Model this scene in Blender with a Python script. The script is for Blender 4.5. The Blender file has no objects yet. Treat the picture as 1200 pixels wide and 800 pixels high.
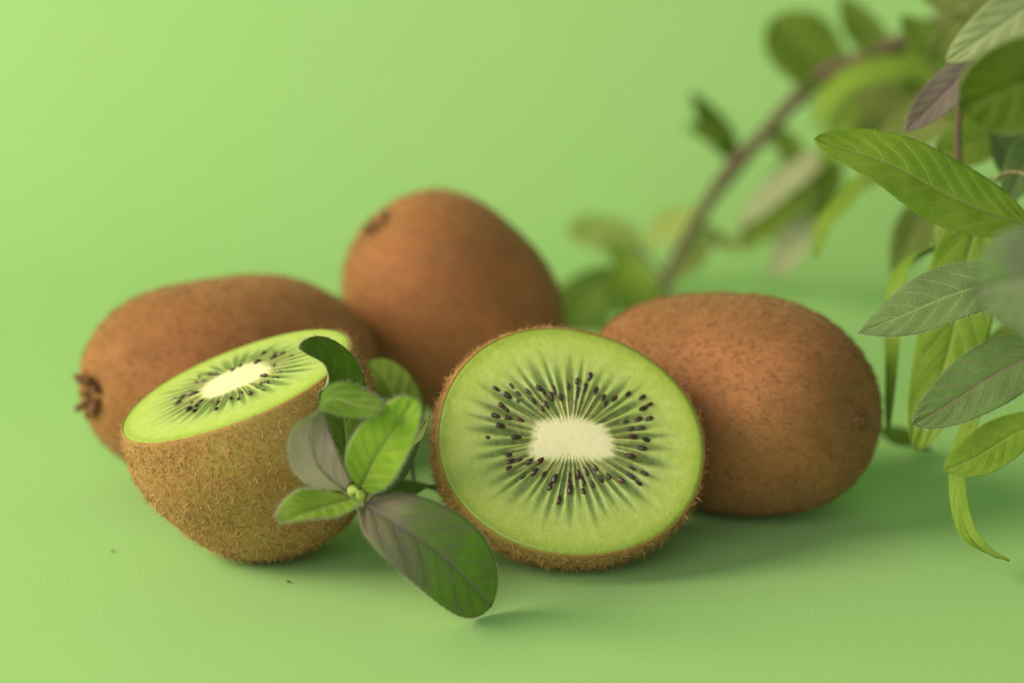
import bpy, math
import numpy as np
from mathutils import Vector

# ------------------------------------------------------------------ camera
sc = bpy.context.scene
MM = 0.001
cam_d = bpy.data.cameras.new("camera")
cam = bpy.data.objects.new("camera", cam_d)
sc.collection.objects.link(cam)
sc.camera = cam
cam.location = (0.0, -0.5, 0.164)
cam.rotation_euler = (math.radians(90 - 14), 0, 0)
cam_d.lens = 85
cam_d.sensor_width = 36
cam_d.clip_start = 0.01
cam_d.clip_end = 50
cam_d.dof.use_dof = True
cam_d.dof.focus_distance = 0.474
cam_d.dof.aperture_fstop = 7.0
cam_d.dof.aperture_blades = 0

# ------------------------------------------------------------------ light
world = bpy.data.worlds.new("World")
sc.world = world
world.use_nodes = True
bg = world.node_tree.nodes["Background"]
bg.inputs[0].default_value = (0.90, 1.0, 0.97, 1)
bg.inputs[1].default_value = 0.175


def area_lamp(name, loc, target, size, watts, col):
    d = bpy.data.lights.new(name, 'AREA')
    d.shape = 'RECTANGLE'
    d.size, d.size_y = size
    d.energy = watts
    d.color = col
    o = bpy.data.objects.new(name, d)
    sc.collection.objects.link(o)
    o.location = loc
    o.rotation_euler = (Vector(target) - Vector(loc)).to_track_quat('-Z', 'Y').to_euler()
    return o


area_lamp("window_light", (-1.06, -0.28, 0.65), (-0.03, 0.06, 0.03), (0.75, 0.68), 22.0, (1.0, 0.83, 0.64))
area_lamp("room_fill", (-0.30, -1.20, 0.62), (0.0, 0.1, 0.05), (1.1, 0.8), 9.0, (1.0, 0.96, 0.88))

sc.view_settings.view_transform = 'Standard'
sc.view_settings.look = 'None'
sc.view_settings.exposure = 0.0
sc.view_settings.gamma = 1.0
sc.cycles.use_denoising = True
sc.cycles.max_bounces = 10
sc.cycles.transmission_bounces = 8

# Measured layout, in millimetres on the paper (x to the side, y away, z up)
WHOLE_KIWIS = [{'a': 35.5,
  'axis': [-0.8141, -0.58, 0.0292],
  'b': 22.6,
  'c': [-64.37, 37.68, 22.26],
  'hairs': 15000,
  'label': 'whole brown kiwi lying behind the upright cut half, its dry stem end showing',
  'p': 2.35,
  'seed': 11,
  'taper': 0.03},
 {'a': 28.5,
  'axis': [-0.632, -0.1686, 0.7564],
  'b': 23.8,
  'c': [-14.7, 78.55, 24.95],
  'hairs': 14000,
  'label': 'whole brown kiwi tilted up on its end, standing between the other two whole ones',
  'p': 2.5,
  'seed': 12,
  'sepals': 0.6,
  'taper': -0.05},
 {'a': 33,
  'axis': [-0.7749, 0.6298, -0.0533],
  'b': 23.9,
  'blossom': True,
  'c': [47.15, 7.37, 24.68],
  'hairs': 17000,
  'label': 'whole brown kiwi lying alone behind the cut half whose face looks forward',
  'p': 2.6,
  'red': 0.8,
  'seed': 13,
  'skin': 'skin_rust'}]
CUT_KIWIS = [{'a': 29,
  'bulge': 0.025,
  'c': [11.69, -32.33, 26.67],
  'core_c': [0.18, 0.37],
  'core_lobes': [(3, 0.09, 1.45), (5, 0.04, 0.3)],
  'core_p': 5.5,
  'core_r': (7.3, 3.6),
  'core_t': 0.02,
  'e1': [0.9927, 0.1006, -0.0667],
  'e2': [0.0, 0.5525, 0.8335],
  'hair_len': (0.8, 2.1),
  'hairs': 13000,
  'label': 'kiwi half standing on edge with its whole cut face and ring of seeds showing',
  'lobes': [(3, 0.012, 0.6)],
  'locules': 42,
  'n': [0.1207, -0.8274, 0.5484],
  'p': 2.1,
  'rx': 27.4,
  'ry': 24.0,
  'seed': 21,
  'seeds': [[-14.96, 10.34], [-12.69, 9.09], [-11.83, 11.11], [-10.51, 9.61], [-8.52, 10.12], [-6.24, 10.77], [-13.76, 6.85], [-15.12, 4.7],
            [-12.65, 4.28], [-14.09, 2.6], [-16.42, 0.08], [-10.92, 0.37], [-12.24, -3.42], [-10.56, -4.5], [-12.44, -6.13], [-7.33, -6.8],
            [-5.41, -7.15], [-3.25, -8.13], [-4.07, -9.63], [-2.37, -12.43], [-0.11, -10.13], [1.48, -7.12], [3.13, -6.21], [4.38, -8.92],
            [5.07, -5.51], [6.16, -7.71], [7.77, -7.1], [-0.35, 11.36], [1.52, 10.74], [1.45, 12.6], [3.02, 11.36], [4.09, 13.71], [5.35, 10.81],
            [6.79, 9.35], [9.16, 9.31], [11.93, 10.42], [14.84, 9.75], [16.19, 8.2], [15.01, 7.38], [13.97, 5.0], [16.01, 5.17], [14.35, 3.17],
            [12.78, 1.3], [15.55, 0.76], [14.52, -1.07], [12.34, -2.69], [12.58, -5.36], [14.93, -6.26], [12.19, -6.95], [13.73, -8.38],
            [-4.93, 7.46], [-7.49, 8.13], [-1.9, 9.0], [-3.76, 9.14], [-6.1, -4.42], [-8.35, -4.72]],
  'tilt': -0.16},
 {'a': 36.5,
  'bald': (14, -16, -4),
  'bulge': 0.055,
  'c': [-56.03, -26.52, 37.57],
  'core_c': [-0.31, 2.66],
  'core_lobes': [(3, 0.06, 1.0)],
  'core_p': 3.0,
  'core_r': (6.5, 6.0),
  'core_t': 0.3,
  'e1': [0.9414, -0.0373, 0.3351],
  'e2': [0.0, 0.9939, 0.1105],
  'hair_len': (0.6, 1.7),
  'hairs': 15000,
  'label': 'kiwi half standing upright on its round end with its tilted cut face on top',
  'lobes': [(2, 0.01, 0.6)],
  'locules': 36,
  'n': [-0.3372, -0.104, 0.9357],
  'p': 2.5,
  'rx': 24.8,
  'ry': 23.6,
  'seed': 22,
  'seeds': [[7.64, 7.37], [6.29, -1.46], [9.23, -4.97], [7.3, -5.84], [4.14, -8.91], [6.97, -9.76], [0.04, -8.28], [-2.73, -8.14], [-3.96, -7.1],
            [-6.96, -3.92], [-9.1, 2.4], [-10.69, 4.43], [-11.91, 2.34], [-12.6, -0.27], [-9.26, -6.14], [-7.64, -8.59], [-5.2, 8.86], [-1.56, 8.62],
            [0.08, 9.13], [-2.66, -11.67], [1.95, -10.55], [7.91, 2.71], [3.97, 8.16], [-7.63, 7.09], [-7.59, -6.16]],
  'tilt': 0.0}]
BRANCHES = [{'base': [-23.59, -11.0, -0.0],
  'buds': [{'axis': [0.1422, -0.8511, 0.5053], 'l': 3.6, 'p': [-29.45, -64.55, 25.57], 'r': 1.1}],
  'cat': 'sprig',
  'label': 'small sprig of green and lilac leaves lying between the two kiwi halves',
  'leaves': [{'attach': [-29.68, -58.71, 24.23],
              'down': 600,
              'fold': 0.25,
              'mat': 'deep',
              'nrm': [[0.3094, -0.8508, 0.4247], [0.3094, -0.8508, 0.4247], [0.3015, -0.8047, 0.5114], [0.2516, -0.7204, 0.6463],
                      [0.2074, -0.6795, 0.7038]],
              'path': [[-31.38, -52.77, 23.21], [-32.79, -44.13, 33.1], [-34.13, -41.9, 42.02], [-36.67, -46.54, 48.22], [-40.43, -53.94, 51.61]],
              'shape': (0.45, 0.7),
              'under': 'pale',
              'w': 5.13},
             {'attach': [-29.68, -58.71, 24.23],
              'down': 600,
              'fold': 0.1,
              'mat': 'deep',
              'nrm': [[0.24, 0.9664, -0.0925], [-0.099, 0.9847, -0.1435], [-0.7547, 0.6222, 0.2078], [-0.1483, -0.3843, 0.9112],
                      [0.0995, -0.628, 0.7719], [0.1009, -0.71, 0.6969]],
              'path': [[-31.96, -58.59, 24.7], [-36.61, -64.15, 31.33], [-37.8, -67.32, 39.26], [-34.08, -68.87, 45.45], [-28.7, -73.92, 45.87],
                       [-23.6, -79.04, 46.01]],
              'rib': 0.6,
              'ribmat': 'rib_pale',
              'shape': (0.5, 0.5),
              'under': 'lilac',
              'w': 4.91},
             {'attach': [-29.68, -58.71, 24.23],
              'down': 600,
              'fold': 0.22,
              'mat': 'bright',
              'nrm': [[-0.0494, -0.9225, 0.3827], [-0.0494, -0.9225, 0.3827], [-0.0494, -0.9225, 0.3827], [-0.0494, -0.9225, 0.3827]],
              'path': [[-28.58, -65.16, 27.28], [-25.24, -71.43, 35.2], [-21.01, -75.75, 42.66], [-17.47, -77.48, 48.14]],
              'ribmat': 'stem_grey',
              'shape': (0.5, 0.55),
              'w': 5.34},
             {'attach': [-29.68, -58.71, 24.23],
              'down': 600,
              'fold': 0.2,
              'mat': 'bright',
              'nrm': [[-0.1005, -0.5124, 0.8528], [-0.1005, -0.5124, 0.8528], [-0.1005, -0.5124, 0.8528], [-0.1005, -0.5124, 0.8528]],
              'path': [[-30.15, -68.49, 26.32], [-34.48, -76.47, 27.39], [-38.34, -82.53, 27.89], [-41.57, -87.7, 27.81]],
              'ribmat': 'stem_grey',
              'shape': (0.5, 0.7),
              'w': 5.3},
             {'attach': [-29.68, -58.71, 24.23],
              'down': 600,
              'fold': 0.1,
              'mat': 'purple',
              'nrm': [[-0.15, -0.7452, 0.6497], [-0.15, -0.7452, 0.6497], [-0.15, -0.7452, 0.6497], [-0.15, -0.7452, 0.6497]],
              'path': [[-27.68, -65.02, 23.7], [-20.74, -69.76, 21.22], [-12.23, -67.43, 14.02], [-3.95, -59.38, 1.67]],
              'ribmat': 'stem_grey',
              'shape': (0.5, 0.46),
              'w': 7.92},
             {'attach': [-29.68, -58.71, 24.23],
              'mat': 'dusk',
              'nrm': [[0.848, -0.3345, 0.4111], [0.848, -0.3345, 0.4111], [0.848, -0.3345, 0.4111], [0.848, -0.3345, 0.4111]],
              'path': [[-26.82, -46.41, 19.81], [-21.84, -44.03, 25.21], [-18.4, -44.61, 31.15], [-15.92, -47.49, 36.13]],
              'shape': (0.6, 0.6),
              'w': 2.68},
             {'attach': [-25.99, -43.9, 10.78],
              'mat': 'deep',
              'nrm': [[0.0, -0.0615, 0.9981], [0.0, -0.0615, 0.9981], [0.0, -0.0615, 0.9981], [0.0, -0.0615, 0.9981]],
              'path': [[-25.68, -37.36, 14.78], [-21.97, -24.11, 14.19], [-17.93, -14.38, 11.88], [-13.06, -9.17, 7.97]],
              'shape': (0.6, 0.6),
              'w': 4.25},
             {'attach': [-20.5, -18.62, 7.24],
              'mat': 'green',
              'nrm': [[0.0953, -0.8559, 0.5082], [0.0953, -0.8559, 0.5082], [0.0953, -0.8559, 0.5082], [0.0953, -0.8559, 0.5082]],
              'path': [[-22.18, -5.57, 18.25], [-24.13, -0.93, 24.49], [-27.16, 2.42, 29.65], [-30.95, 5.42, 33.43]],
              'shape': (0.6, 0.6),
              'w': 5.49}],
  'name': 'leaf_sprig',
  'stems': [{'mat': 'stem_grey',
             'nodes': [0.03, 0.3],
             'path': [[-29.68, -58.71, 24.23], [-28.95, -55.8, 19.35], [-27.21, -50.22, 12.8], [-22.8, -27.31, 5.47], [-15.6, -4.59, 1.52]],
             'r': (0.9, 0.8)}]},
 {'base': [107.94, -24.56, 57.86],
  'buds': [],
  'cat': 'branch',
  'label': 'leafy branch hanging close at the side, with broad grey green leaves in front',
  'leaves': [{'attach': [109.08, -22.26, 67.06],
              'down': 120,
              'fold': 0.12,
              'mat': 'light',
              'nrm': [[-0.2978, -0.7106, 0.6375], [-0.2978, -0.7106, 0.6375], [-0.2978, -0.7106, 0.6375], [-0.2978, -0.7106, 0.6375]],
              'nv': 9.0,
              'path': [[106.7, -15.11, 66.82], [89.56, -19.5, 74.02], [75.01, -22.69, 81.89], [59.97, -24.54, 86.84]],
              'shape': (0.62, 0.72),
              'w': 7.55},
             {'attach': [110.0, -20.4, 74.54],
              'down': 80,
              'fold': 0.08,
              'mat': 'mid',
              'nrm': [[-0.2532, -0.909, 0.331], [-0.2532, -0.909, 0.331], [-0.2532, -0.909, 0.331], [-0.2532, -0.909, 0.331]],
              'path': [[99.75, 3.87, 68.54], [95.76, -1.23, 56.34], [91.44, -9.46, 39.85], [83.65, -20.27, 21.29]],
              'shape': (0.4, 0.6),
              'w': 7.52},
             {'attach': [108.15, -24.13, 59.59],
              'down': 600,
              'fold': 0.1,
              'mat': 'grey',
              'nrm': [[-0.0983, -0.6799, 0.7267], [-0.0983, -0.6799, 0.7267], [-0.0983, -0.6799, 0.7267], [-0.0983, -0.6799, 0.7267]],
              'path': [[97.87, -40.83, 62.85], [85.43, -41.75, 59.15], [76.63, -40.73, 54.99], [67.92, -39.68, 50.95]],
              'shape': (0.5, 0.8),
              'w': 6.32,
              'wave': 0.09},
             {'attach': [108.65, -31.47, 44.35],
              'down': 600,
              'fold': 0.15,
              'mat': 'dusk',
              'nrm': [[-0.1506, -0.7794, 0.6081], [-0.1506, -0.7794, 0.6081], [-0.1506, -0.7794, 0.6081], [-0.1506, -0.7794, 0.6081]],
              'path': [[102.3, -48.16, 49.99], [92.5, -47.58, 44.05], [84.6, -46.93, 38.39], [78.3, -45.93, 34.13]],
              'ribmat': 'stem_brown',
              'shape': (0.5, 0.75),
              'w': 6.46},
             {'attach': [109.65, -34.47, 34.6],
              'down': 100,
              'fold': 0.12,
              'mat': 'mid',
              'nrm': [[-0.1009, -0.71, 0.6969], [-0.1009, -0.71, 0.6969], [-0.1009, -0.71, 0.6969], [-0.1009, -0.71, 0.6969]],
              'path': [[107.21, -32.09, 31.78], [99.49, -33.13, 27.62], [93.29, -35.0, 24.25], [86.61, -36.62, 21.88]],
              'shape': (0.6, 0.6),
              'w': 4.8},
             {'attach': [108.59, -30.92, 45.43],
              'fold': 0.3,
              'mat': 'mid',
              'nrm': [[-0.7035, -0.6583, 0.2677], [-0.796, -0.5552, 0.241], [-0.7767, -0.5778, 0.2508], [-0.4216, -0.5884, 0.6899],
                      [0.0, -0.3886, 0.9214], [0.1961, -0.3811, 0.9035]],
              'path': [[98.03, -20.94, 35.17], [92.03, -27.66, 24.76], [90.25, -33.79, 16.7], [91.22, -39.55, 10.11], [94.19, -44.3, 7.6],
                       [98.36, -46.65, 6.46]],
              'shape': (0.5, 0.75),
              'w': 2.23},
             {'attach': [107.36, -75.38, 110.27],
              'fold': 0.1,
              'mat': 'dark_olive',
              'nrm': [[0.2414, -0.9603, 0.1399], [0.2414, -0.9603, 0.1399], [0.2414, -0.9603, 0.1399], [0.2414, -0.9603, 0.1399]],
              'path': [[100.06, -95.27, 113.18], [90.77, -96.14, 109.71], [83.32, -94.84, 106.65], [76.4, -92.66, 103.0]],
              'shape': (0.6, 0.45),
              'w': 8.04},
             {'attach': [105.75, -72.38, 122.31],
              'fold': 0.1,
              'mat': 'pale',
              'nrm': [[-0.303, -0.9063, -0.2946], [-0.303, -0.9063, -0.2946], [-0.303, -0.9063, -0.2946], [-0.303, -0.9063, -0.2946]],
              'path': [[101.68, -66.62, 124.77], [93.77, -66.08, 118.67], [86.94, -63.36, 113.02], [79.25, -58.75, 106.72]],
              'shape': (0.6, 0.8),
              'under': 'pale',
              'w': 5.07},
             {'attach': [101.06, -120.54, 82.09],
              'fold': 0.1,
              'mat': 'ash',
              'nrm': [[0.1961, -0.9515, 0.2372], [0.1961, -0.9515, 0.2372], [0.1961, -0.9515, 0.2372], [0.1961, -0.9515, 0.2372]],
              'path': [[95.12, -124.14, 80.09], [86.96, -124.2, 79.83], [81.27, -122.18, 79.65], [75.13, -117.64, 77.22]],
              'shape': (0.6, 0.62),
              'w': 9.02},
             {'attach': [110.03, -20.61, 75.4],
              'mat': 'dusk',
              'nrm': [[0.0, -0.904, 0.4275], [0.0, -0.904, 0.4275], [0.0, -0.904, 0.4275]],
              'path': [[117.11, 20.61, 81.94], [112.1, 19.04, 75.65], [106.54, 16.35, 64.86]],
              'shape': (0.65, 0.9),
              'w': 4.08},
             {'attach': [107.94, -24.56, 57.86],
              'mat': 'green',
              'nrm': [[-0.1009, -0.71, 0.6969], [-0.1009, -0.71, 0.6969], [-0.1009, -0.71, 0.6969]],
              'path': [[115.25, 10.66, 42.03], [108.4, 9.41, 36.99], [99.69, 7.61, 29.8]],
              'shape': (0.65, 0.9),
              'w': 4.08}],
  'name': 'leafy_branch',
  'stems': [{'mat': 'stem_green',
             'path': [[247.76, 40.96, 184.22], [165.88, -17.47, 156.53], [120.66, -32.39, 129.76], [110.98, -26.54, 99.51], [110.0, -20.4, 74.54],
                      [107.94, -24.56, 57.86], [108.76, -32.58, 42.19], [110.12, -35.47, 30.61]],
             'r': (1.9, 1.0)},
            {'mat': 'stem_green',
             'nodes': [0.3, 0.6, 0.9],
             'path': [[110.46, -24.01, 88.97], [111.18, -53.76, 93.66], [107.66, -89.89, 93.45], [101.06, -120.54, 82.09]],
             'r': (0.9, 0.6)},
            {'mat': 'stem_green',
             'nodes': [0.5, 0.9],
             'path': [[111.51, -58.91, 93.68], [107.7, -76.01, 107.76], [105.75, -72.38, 122.31]],
             'r': (0.7, 0.5)}]},
 {'base': [101.96, 38.25, 90.69],
  'buds': [],
  'cat': 'branch',
  'label': 'thin branch with narrow purple and green leaves, hanging behind the broad leaves',
  'leaves': [{'attach': [100.67, 35.32, 86.78],
              'down': 100,
              'fold': 0.2,
              'mat': 'mauve',
              'nrm': [[0.0, -0.8524, 0.5229], [0.0, -0.8524, 0.5229], [0.0, -0.8524, 0.5229], [0.0, -0.8524, 0.5229]],
              'path': [[99.97, 14.21, 97.61], [93.97, 10.13, 93.61], [88.2, 6.83, 88.65], [82.65, 3.62, 84.07]],
              'shape': (0.6, 0.7),
              'w': 3.79},
             {'attach': [101.41, 24.9, 57.82],
              'fold': 0.2,
              'mat': 'mid',
              'nrm': [[-0.5051, -0.0985, 0.8574], [-0.8165, -0.2974, 0.4949], [-0.8575, -0.465, 0.2199], [-0.8575, -0.465, 0.2199],
                      [-0.8575, -0.465, 0.2199]],
              'path': [[92.97, 19.33, 56.11], [85.98, 13.53, 53.53], [82.72, 8.72, 46.65], [81.85, 3.22, 32.86], [80.94, -0.15, 19.32]],
              'shape': (0.35, 0.6),
              'w': 2.59},
             {'attach': [109.15, 50.6, 101.7],
              'mat': 'olive',
              'nrm': [[0.0976, -0.8997, 0.4255], [0.0976, -0.8997, 0.4255], [0.0976, -0.8997, 0.4255]],
              'path': [[103.34, 90.78, 53.37], [99.53, 88.58, 44.53], [94.45, 86.17, 34.87]],
              'shape': (0.65, 0.9),
              'w': 5.29},
             {'attach': [89.29, 68.23, 66.25],
              'mat': 'mid',
              'nrm': [[-0.303, -0.2946, 0.9063], [-0.5077, -0.4437, 0.7385], [-0.7845, -0.5234, 0.3326], [-0.796, -0.5552, 0.241]],
              'path': [[83.61, 67.49, 63.29], [77.93, 62.82, 56.96], [73.63, 59.64, 52.46], [71.42, 57.79, 45.04]],
              'shape': (0.5, 0.7),
              'w': 3.03},
             {'attach': [101.26, 36.65, 88.56],
              'mat': 'green',
              'nrm': [[0.0, -0.8599, 0.5105], [0.0, -0.8599, 0.5105], [0.0, -0.8599, 0.5105]],
              'path': [[111.62, 44.93, 76.15], [103.85, 44.56, 74.64], [95.51, 43.76, 71.44]],
              'shape': (0.65, 0.9),
              'w': 5.44},
             {'attach': [110.91, 52.94, 103.99],
              'mat': 'deep',
              'nrm': [[0.0, -0.8599, 0.5105], [0.0, -0.8599, 0.5105], [0.0, -0.8599, 0.5105]],
              'path': [[106.73, 59.62, 93.73], [102.38, 58.76, 90.28], [98.82, 57.23, 84.14]],
              'shape': (0.65, 0.9),
              'w': 3.16},
             {'attach': [127.85, 72.36, 119.14],
              'mat': 'olive',
              'nrm': [[0.0, -0.8599, 0.5105], [0.0, -0.8599, 0.5105], [0.0, -0.8599, 0.5105]],
              'path': [[118.73, 82.18, 101.55], [108.49, 82.33, 102.14], [97.24, 82.98, 104.72]],
              'shape': (0.65, 0.9),
              'w': 4.91},
             {'attach': [138.36, 84.01, 123.15],
              'mat': 'olive',
              'nrm': [[0.0, -0.7884, 0.6151], [0.0, -0.7884, 0.6151], [0.0, -0.7884, 0.6151]],
              'path': [[127.06, 100.62, 92.82], [116.47, 100.62, 92.82], [105.46, 99.49, 88.3]],
              'shape': (0.65, 0.9),
              'w': 5.08},
             {'attach': [115.41, 58.2, 109.38],
              'mat': 'green',
              'nrm': [[0.0, -0.904, 0.4275], [0.0, -0.904, 0.4275], [0.0, -0.904, 0.4275]],
              'path': [[115.66, 77.63, 83.27], [110.54, 76.14, 77.31], [106.45, 74.06, 68.97]],
              'shape': (0.65, 0.9),
              'w': 4.09},
             {'attach': [138.36, 84.01, 123.15],
              'mat': 'olive',
              'nrm': [[-0.1925, -0.8871, 0.4195], [-0.1925, -0.8871, 0.4195], [-0.1925, -0.8871, 0.4195]],
              'path': [[118.59, 103.69, 105.15], [111.18, 102.16, 98.98], [108.42, 99.6, 88.71]],
              'shape': (0.65, 0.9),
              'w': 3.6},
             {'attach': [137.31, 82.85, 122.75],
              'mat': 'olive',
              'nrm': [[0.0, -0.7884, 0.6151], [0.0, -0.7884, 0.6151], [0.0, -0.7884, 0.6151]],
              'path': [[113.79, 116.41, 73.46], [103.94, 114.82, 67.09], [91.91, 113.65, 62.42]],
              'shape': (0.65, 0.9),
              'w': 5.69},
             {'attach': [99.58, 27.66, 68.88],
              'mat': 'dusk',
              'nrm': [[0.0, -0.8599, 0.5105], [0.0, -0.8599, 0.5105], [0.0, -0.8599, 0.5105]],
              'path': [[120.07, 33.18, 70.35], [113.4, 33.41, 71.27], [106.73, 35.49, 79.59]],
              'shape': (0.65, 0.9),
              'w': 4.57},
             {'attach': [107.28, 47.39, 98.85],
              'mat': 'mid',
              'nrm': [[0.0, -0.8599, 0.5105], [0.0, -0.8599, 0.5105], [0.0, -0.8599, 0.5105]],
              'path': [[108.49, 72.68, 63.41], [103.38, 71.59, 59.04], [98.67, 69.9, 52.29]],
              'shape': (0.65, 0.9),
              'w': 4.5},
             {'attach': [138.36, 84.01, 123.15],
              'mat': 'green',
              'nrm': [[0.0, -0.8599, 0.5105], [0.0, -0.8599, 0.5105], [0.0, -0.8599, 0.5105]],
              'path': [[112.04, 119.05, 84.08], [106.13, 120.22, 88.75], [99.56, 121.81, 95.12]],
              'shape': (0.65, 0.9),
              'w': 4.38},
             {'attach': [129.95, 74.69, 119.94],
              'mat': 'green',
              'nrm': [[-0.1881, -0.8445, 0.5014], [-0.1881, -0.8445, 0.5014], [-0.1881, -0.8445, 0.5014]],
              'path': [[102.41, 114.02, 63.9], [95.19, 112.7, 58.6], [89.28, 111.01, 51.8]],
              'shape': (0.65, 0.9),
              'w': 3.94},
             {'attach': [112.95, 55.33, 106.44],
              'mat': 'deep',
              'nrm': [[0.0, -0.904, 0.4275], [0.0, -0.904, 0.4275], [0.0, -0.904, 0.4275]],
              'path': [[118.69, 67.67, 84.66], [120.71, 65.72, 76.86], [120.3, 63.29, 67.1]],
              'shape': (0.65, 0.9),
              'w': 4.83},
             {'attach': [101.57, 24.68, 56.94],
              'mat': 'mid',
              'nrm': [[0.0, -0.904, 0.4275], [0.0, -0.904, 0.4275], [0.0, -0.904, 0.4275]],
              'path': [[108.71, 48.15, 47.7], [113.05, 46.47, 40.99], [114.64, 44.32, 32.36]],
              'shape': (0.65, 0.9),
              'w': 3.56},
             {'attach': [115.82, 58.67, 109.88],
              'mat': 'green',
              'nrm': [[0.0, -0.811, 0.585], [0.0, -0.811, 0.585], [0.0, -0.811, 0.585]],
              'path': [[111.18, 96.52, 76.38], [116.47, 95.5, 72.27], [122.4, 94.99, 70.22]],
              'shape': (0.65, 0.9),
              'w': 3.6},
             {'attach': [101.96, 24.13, 54.73],
              'mat': 'yellow',
              'nrm': [[0.0, -0.8599, 0.5105], [0.0, -0.8599, 0.5105], [0.0, -0.8599, 0.5105]],
              'path': [[102.88, 19.46, 56.65], [95.77, 20.5, 60.83], [92.78, 18.78, 53.93]],
              'shape': (0.65, 0.9),
              'w': 1.87}],
  'name': 'leafy_branch',
  'stems': [{'mat': 'stem_brown',
             'path': [[208.06, 168.54, 137.88], [152.01, 99.17, 128.35], [121.55, 65.36, 116.74], [109.68, 51.51, 102.52], [101.96, 38.25, 90.69],
                      [98.57, 30.53, 80.38], [99.7, 27.33, 67.55], [101.96, 24.13, 54.73]],
             'r': (1.1, 0.8)}]},
 {'base': [43.13, 208.7, 0.0],
  'buds': [],
  'cat': 'branch',
  'label': 'long brown branch arching down to the paper behind the fruit, with sparse leaves',
  'leaves': [{'attach': [94.38, 194.87, 71.73],
              'mat': 'green',
              'nrm': [[0.0953, -0.8559, 0.5082], [0.0953, -0.8559, 0.5082], [0.0953, -0.8559, 0.5082]],
              'path': [[95.12, 197.62, 68.49], [86.47, 199.17, 74.72], [74.86, 201.68, 84.79]],
              'shape': (0.5, 0.5),
              'w': 10.87},
             {'attach': [65.26, 200.45, 42.09],
              'mat': 'deep',
              'nrm': [[0.424, -0.7459, 0.5137], [0.424, -0.7459, 0.5137], [0.424, -0.7459, 0.5137]],
              'path': [[65.65, 201.64, 43.3], [60.14, 203.76, 51.81], [52.62, 206.61, 63.23]],
              'shape': (0.65, 0.9),
              'w': 5.01},
             {'attach': [67.79, 200.12, 45.02],
              'mat': 'green',
              'nrm': [[-0.1961, -0.6188, 0.7607], [-0.1961, -0.6188, 0.7607], [-0.1961, -0.6188, 0.7607]],
              'path': [[64.47, 200.57, 47.27], [58.56, 199.5, 51.23], [50.44, 198.24, 54.44]],
              'shape': (0.65, 0.9),
              'w': 3.49},
             {'attach': [124.73, 179.25, 88.88],
              'mat': 'mid',
              'nrm': [[0.0, -0.3091, 0.951], [-0.1054, -0.3074, 0.9457], [-0.4216, -0.3329, 0.8435], [-0.647, -0.3927, 0.6536]],
              'path': [[117.64, 157.75, 73.95], [102.8, 160.2, 75.49], [90.36, 162.0, 70.3], [82.99, 162.3, 59.13]],
              'shape': (0.65, 0.9),
              'w': 7.96},
             {'attach': [117.37, 182.87, 84.89],
              'mat': 'olive',
              'nrm': [[0.0, -0.7884, 0.6151], [0.0, -0.7884, 0.6151], [0.0, -0.7884, 0.6151]],
              'path': [[120.88, 181.91, 67.49], [108.79, 180.74, 62.79], [93.08, 178.81, 55.05]],
              'shape': (0.65, 0.9),
              'w': 10.15},
             {'attach': [85.67, 197.98, 64.94],
              'mat': 'pale',
              'nrm': [[-0.4216, -0.5884, 0.6899], [-0.4216, -0.5884, 0.6899], [-0.4216, -0.5884, 0.6899]],
              'path': [[93.21, 187.89, 50.13], [78.49, 185.33, 39.9], [63.29, 181.95, 26.33]],
              'shape': (0.65, 0.9),
              'w': 4.91},
             {'attach': [83.33, 198.24, 62.41],
              'mat': 'green',
              'nrm': [[0.0953, -0.8559, 0.5082], [0.0953, -0.8559, 0.5082], [0.0953, -0.8559, 0.5082]],
              'path': [[96.48, 201.76, 43.78], [82.69, 199.09, 33.08], [67.16, 195.94, 20.44]],
              'shape': (0.65, 0.9),
              'w': 9.77},
             {'attach': [72.44, 199.5, 50.38],
              'mat': 'pale',
              'nrm': [[-0.2063, -0.8258, 0.5248], [-0.2063, -0.8258, 0.5248], [-0.2063, -0.8258, 0.5248]],
              'path': [[86.47, 188.17, 30.61], [81.04, 185.9, 21.5], [74.86, 183.51, 11.91]],
              'shape': (0.65, 0.9),
              'w': 4.94},
             {'attach': [41.7, 212.43, 11.02],
              'mat': 'yellow',
              'nrm': [[-0.1005, -0.5124, 0.8528], [-0.1005, -0.5124, 0.8528], [-0.1005, -0.5124, 0.8528]],
              'path': [[39.16, 214.8, 13.4], [28.26, 213.96, 18.3], [16.38, 211.39, 20.39]],
              'shape': (0.5, 0.6),
              'w': 8.73},
             {'attach': [39.62, 213.81, 13.12],
              'mat': 'yellow',
              'nrm': [[0.0995, -0.628, 0.7719], [0.0995, -0.628, 0.7719], [0.0995, -0.628, 0.7719]],
              'path': [[41.22, 215.17, 14.9], [47.66, 216.92, 21.9], [56.17, 218.04, 26.4]],
              'shape': (0.65, 0.9),
              'w': 4.64},
             {'attach': [47.34, 207.49, 4.74],
              'mat': 'mid',
              'nrm': [[-0.0976, -0.8997, 0.4255], [-0.0976, -0.8997, 0.4255], [-0.0976, -0.8997, 0.4255]],
              'path': [[38.54, 180.52, -0.07], [35.08, 183.09, 10.24], [30.64, 185.9, 21.5]],
              'shape': (0.65, 0.9),
              'w': 6.67},
             {'attach': [43.28, 211.31, -0.6],
              'mat': 'deep',
              'nrm': [[-0.0953, -0.8559, 0.5082], [-0.0953, -0.8559, 0.5082], [-0.0953, -0.8559, 0.5082]],
              'path': [[16.56, 169.27, -3.87], [19.97, 171.74, 6.05], [27.76, 174.69, 17.87]],
              'shape': (0.65, 0.9),
              'w': 8.77},
             {'attach': [47.34, 207.49, 4.74],
              'mat': 'olive',
              'nrm': [[0.1881, -0.8445, 0.5014], [0.1881, -0.8445, 0.5014], [0.1881, -0.8445, 0.5014]],
              'path': [[47.95, 198.34, 9.39], [54.26, 199.87, 15.51], [60.06, 202.19, 24.82]],
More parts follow.
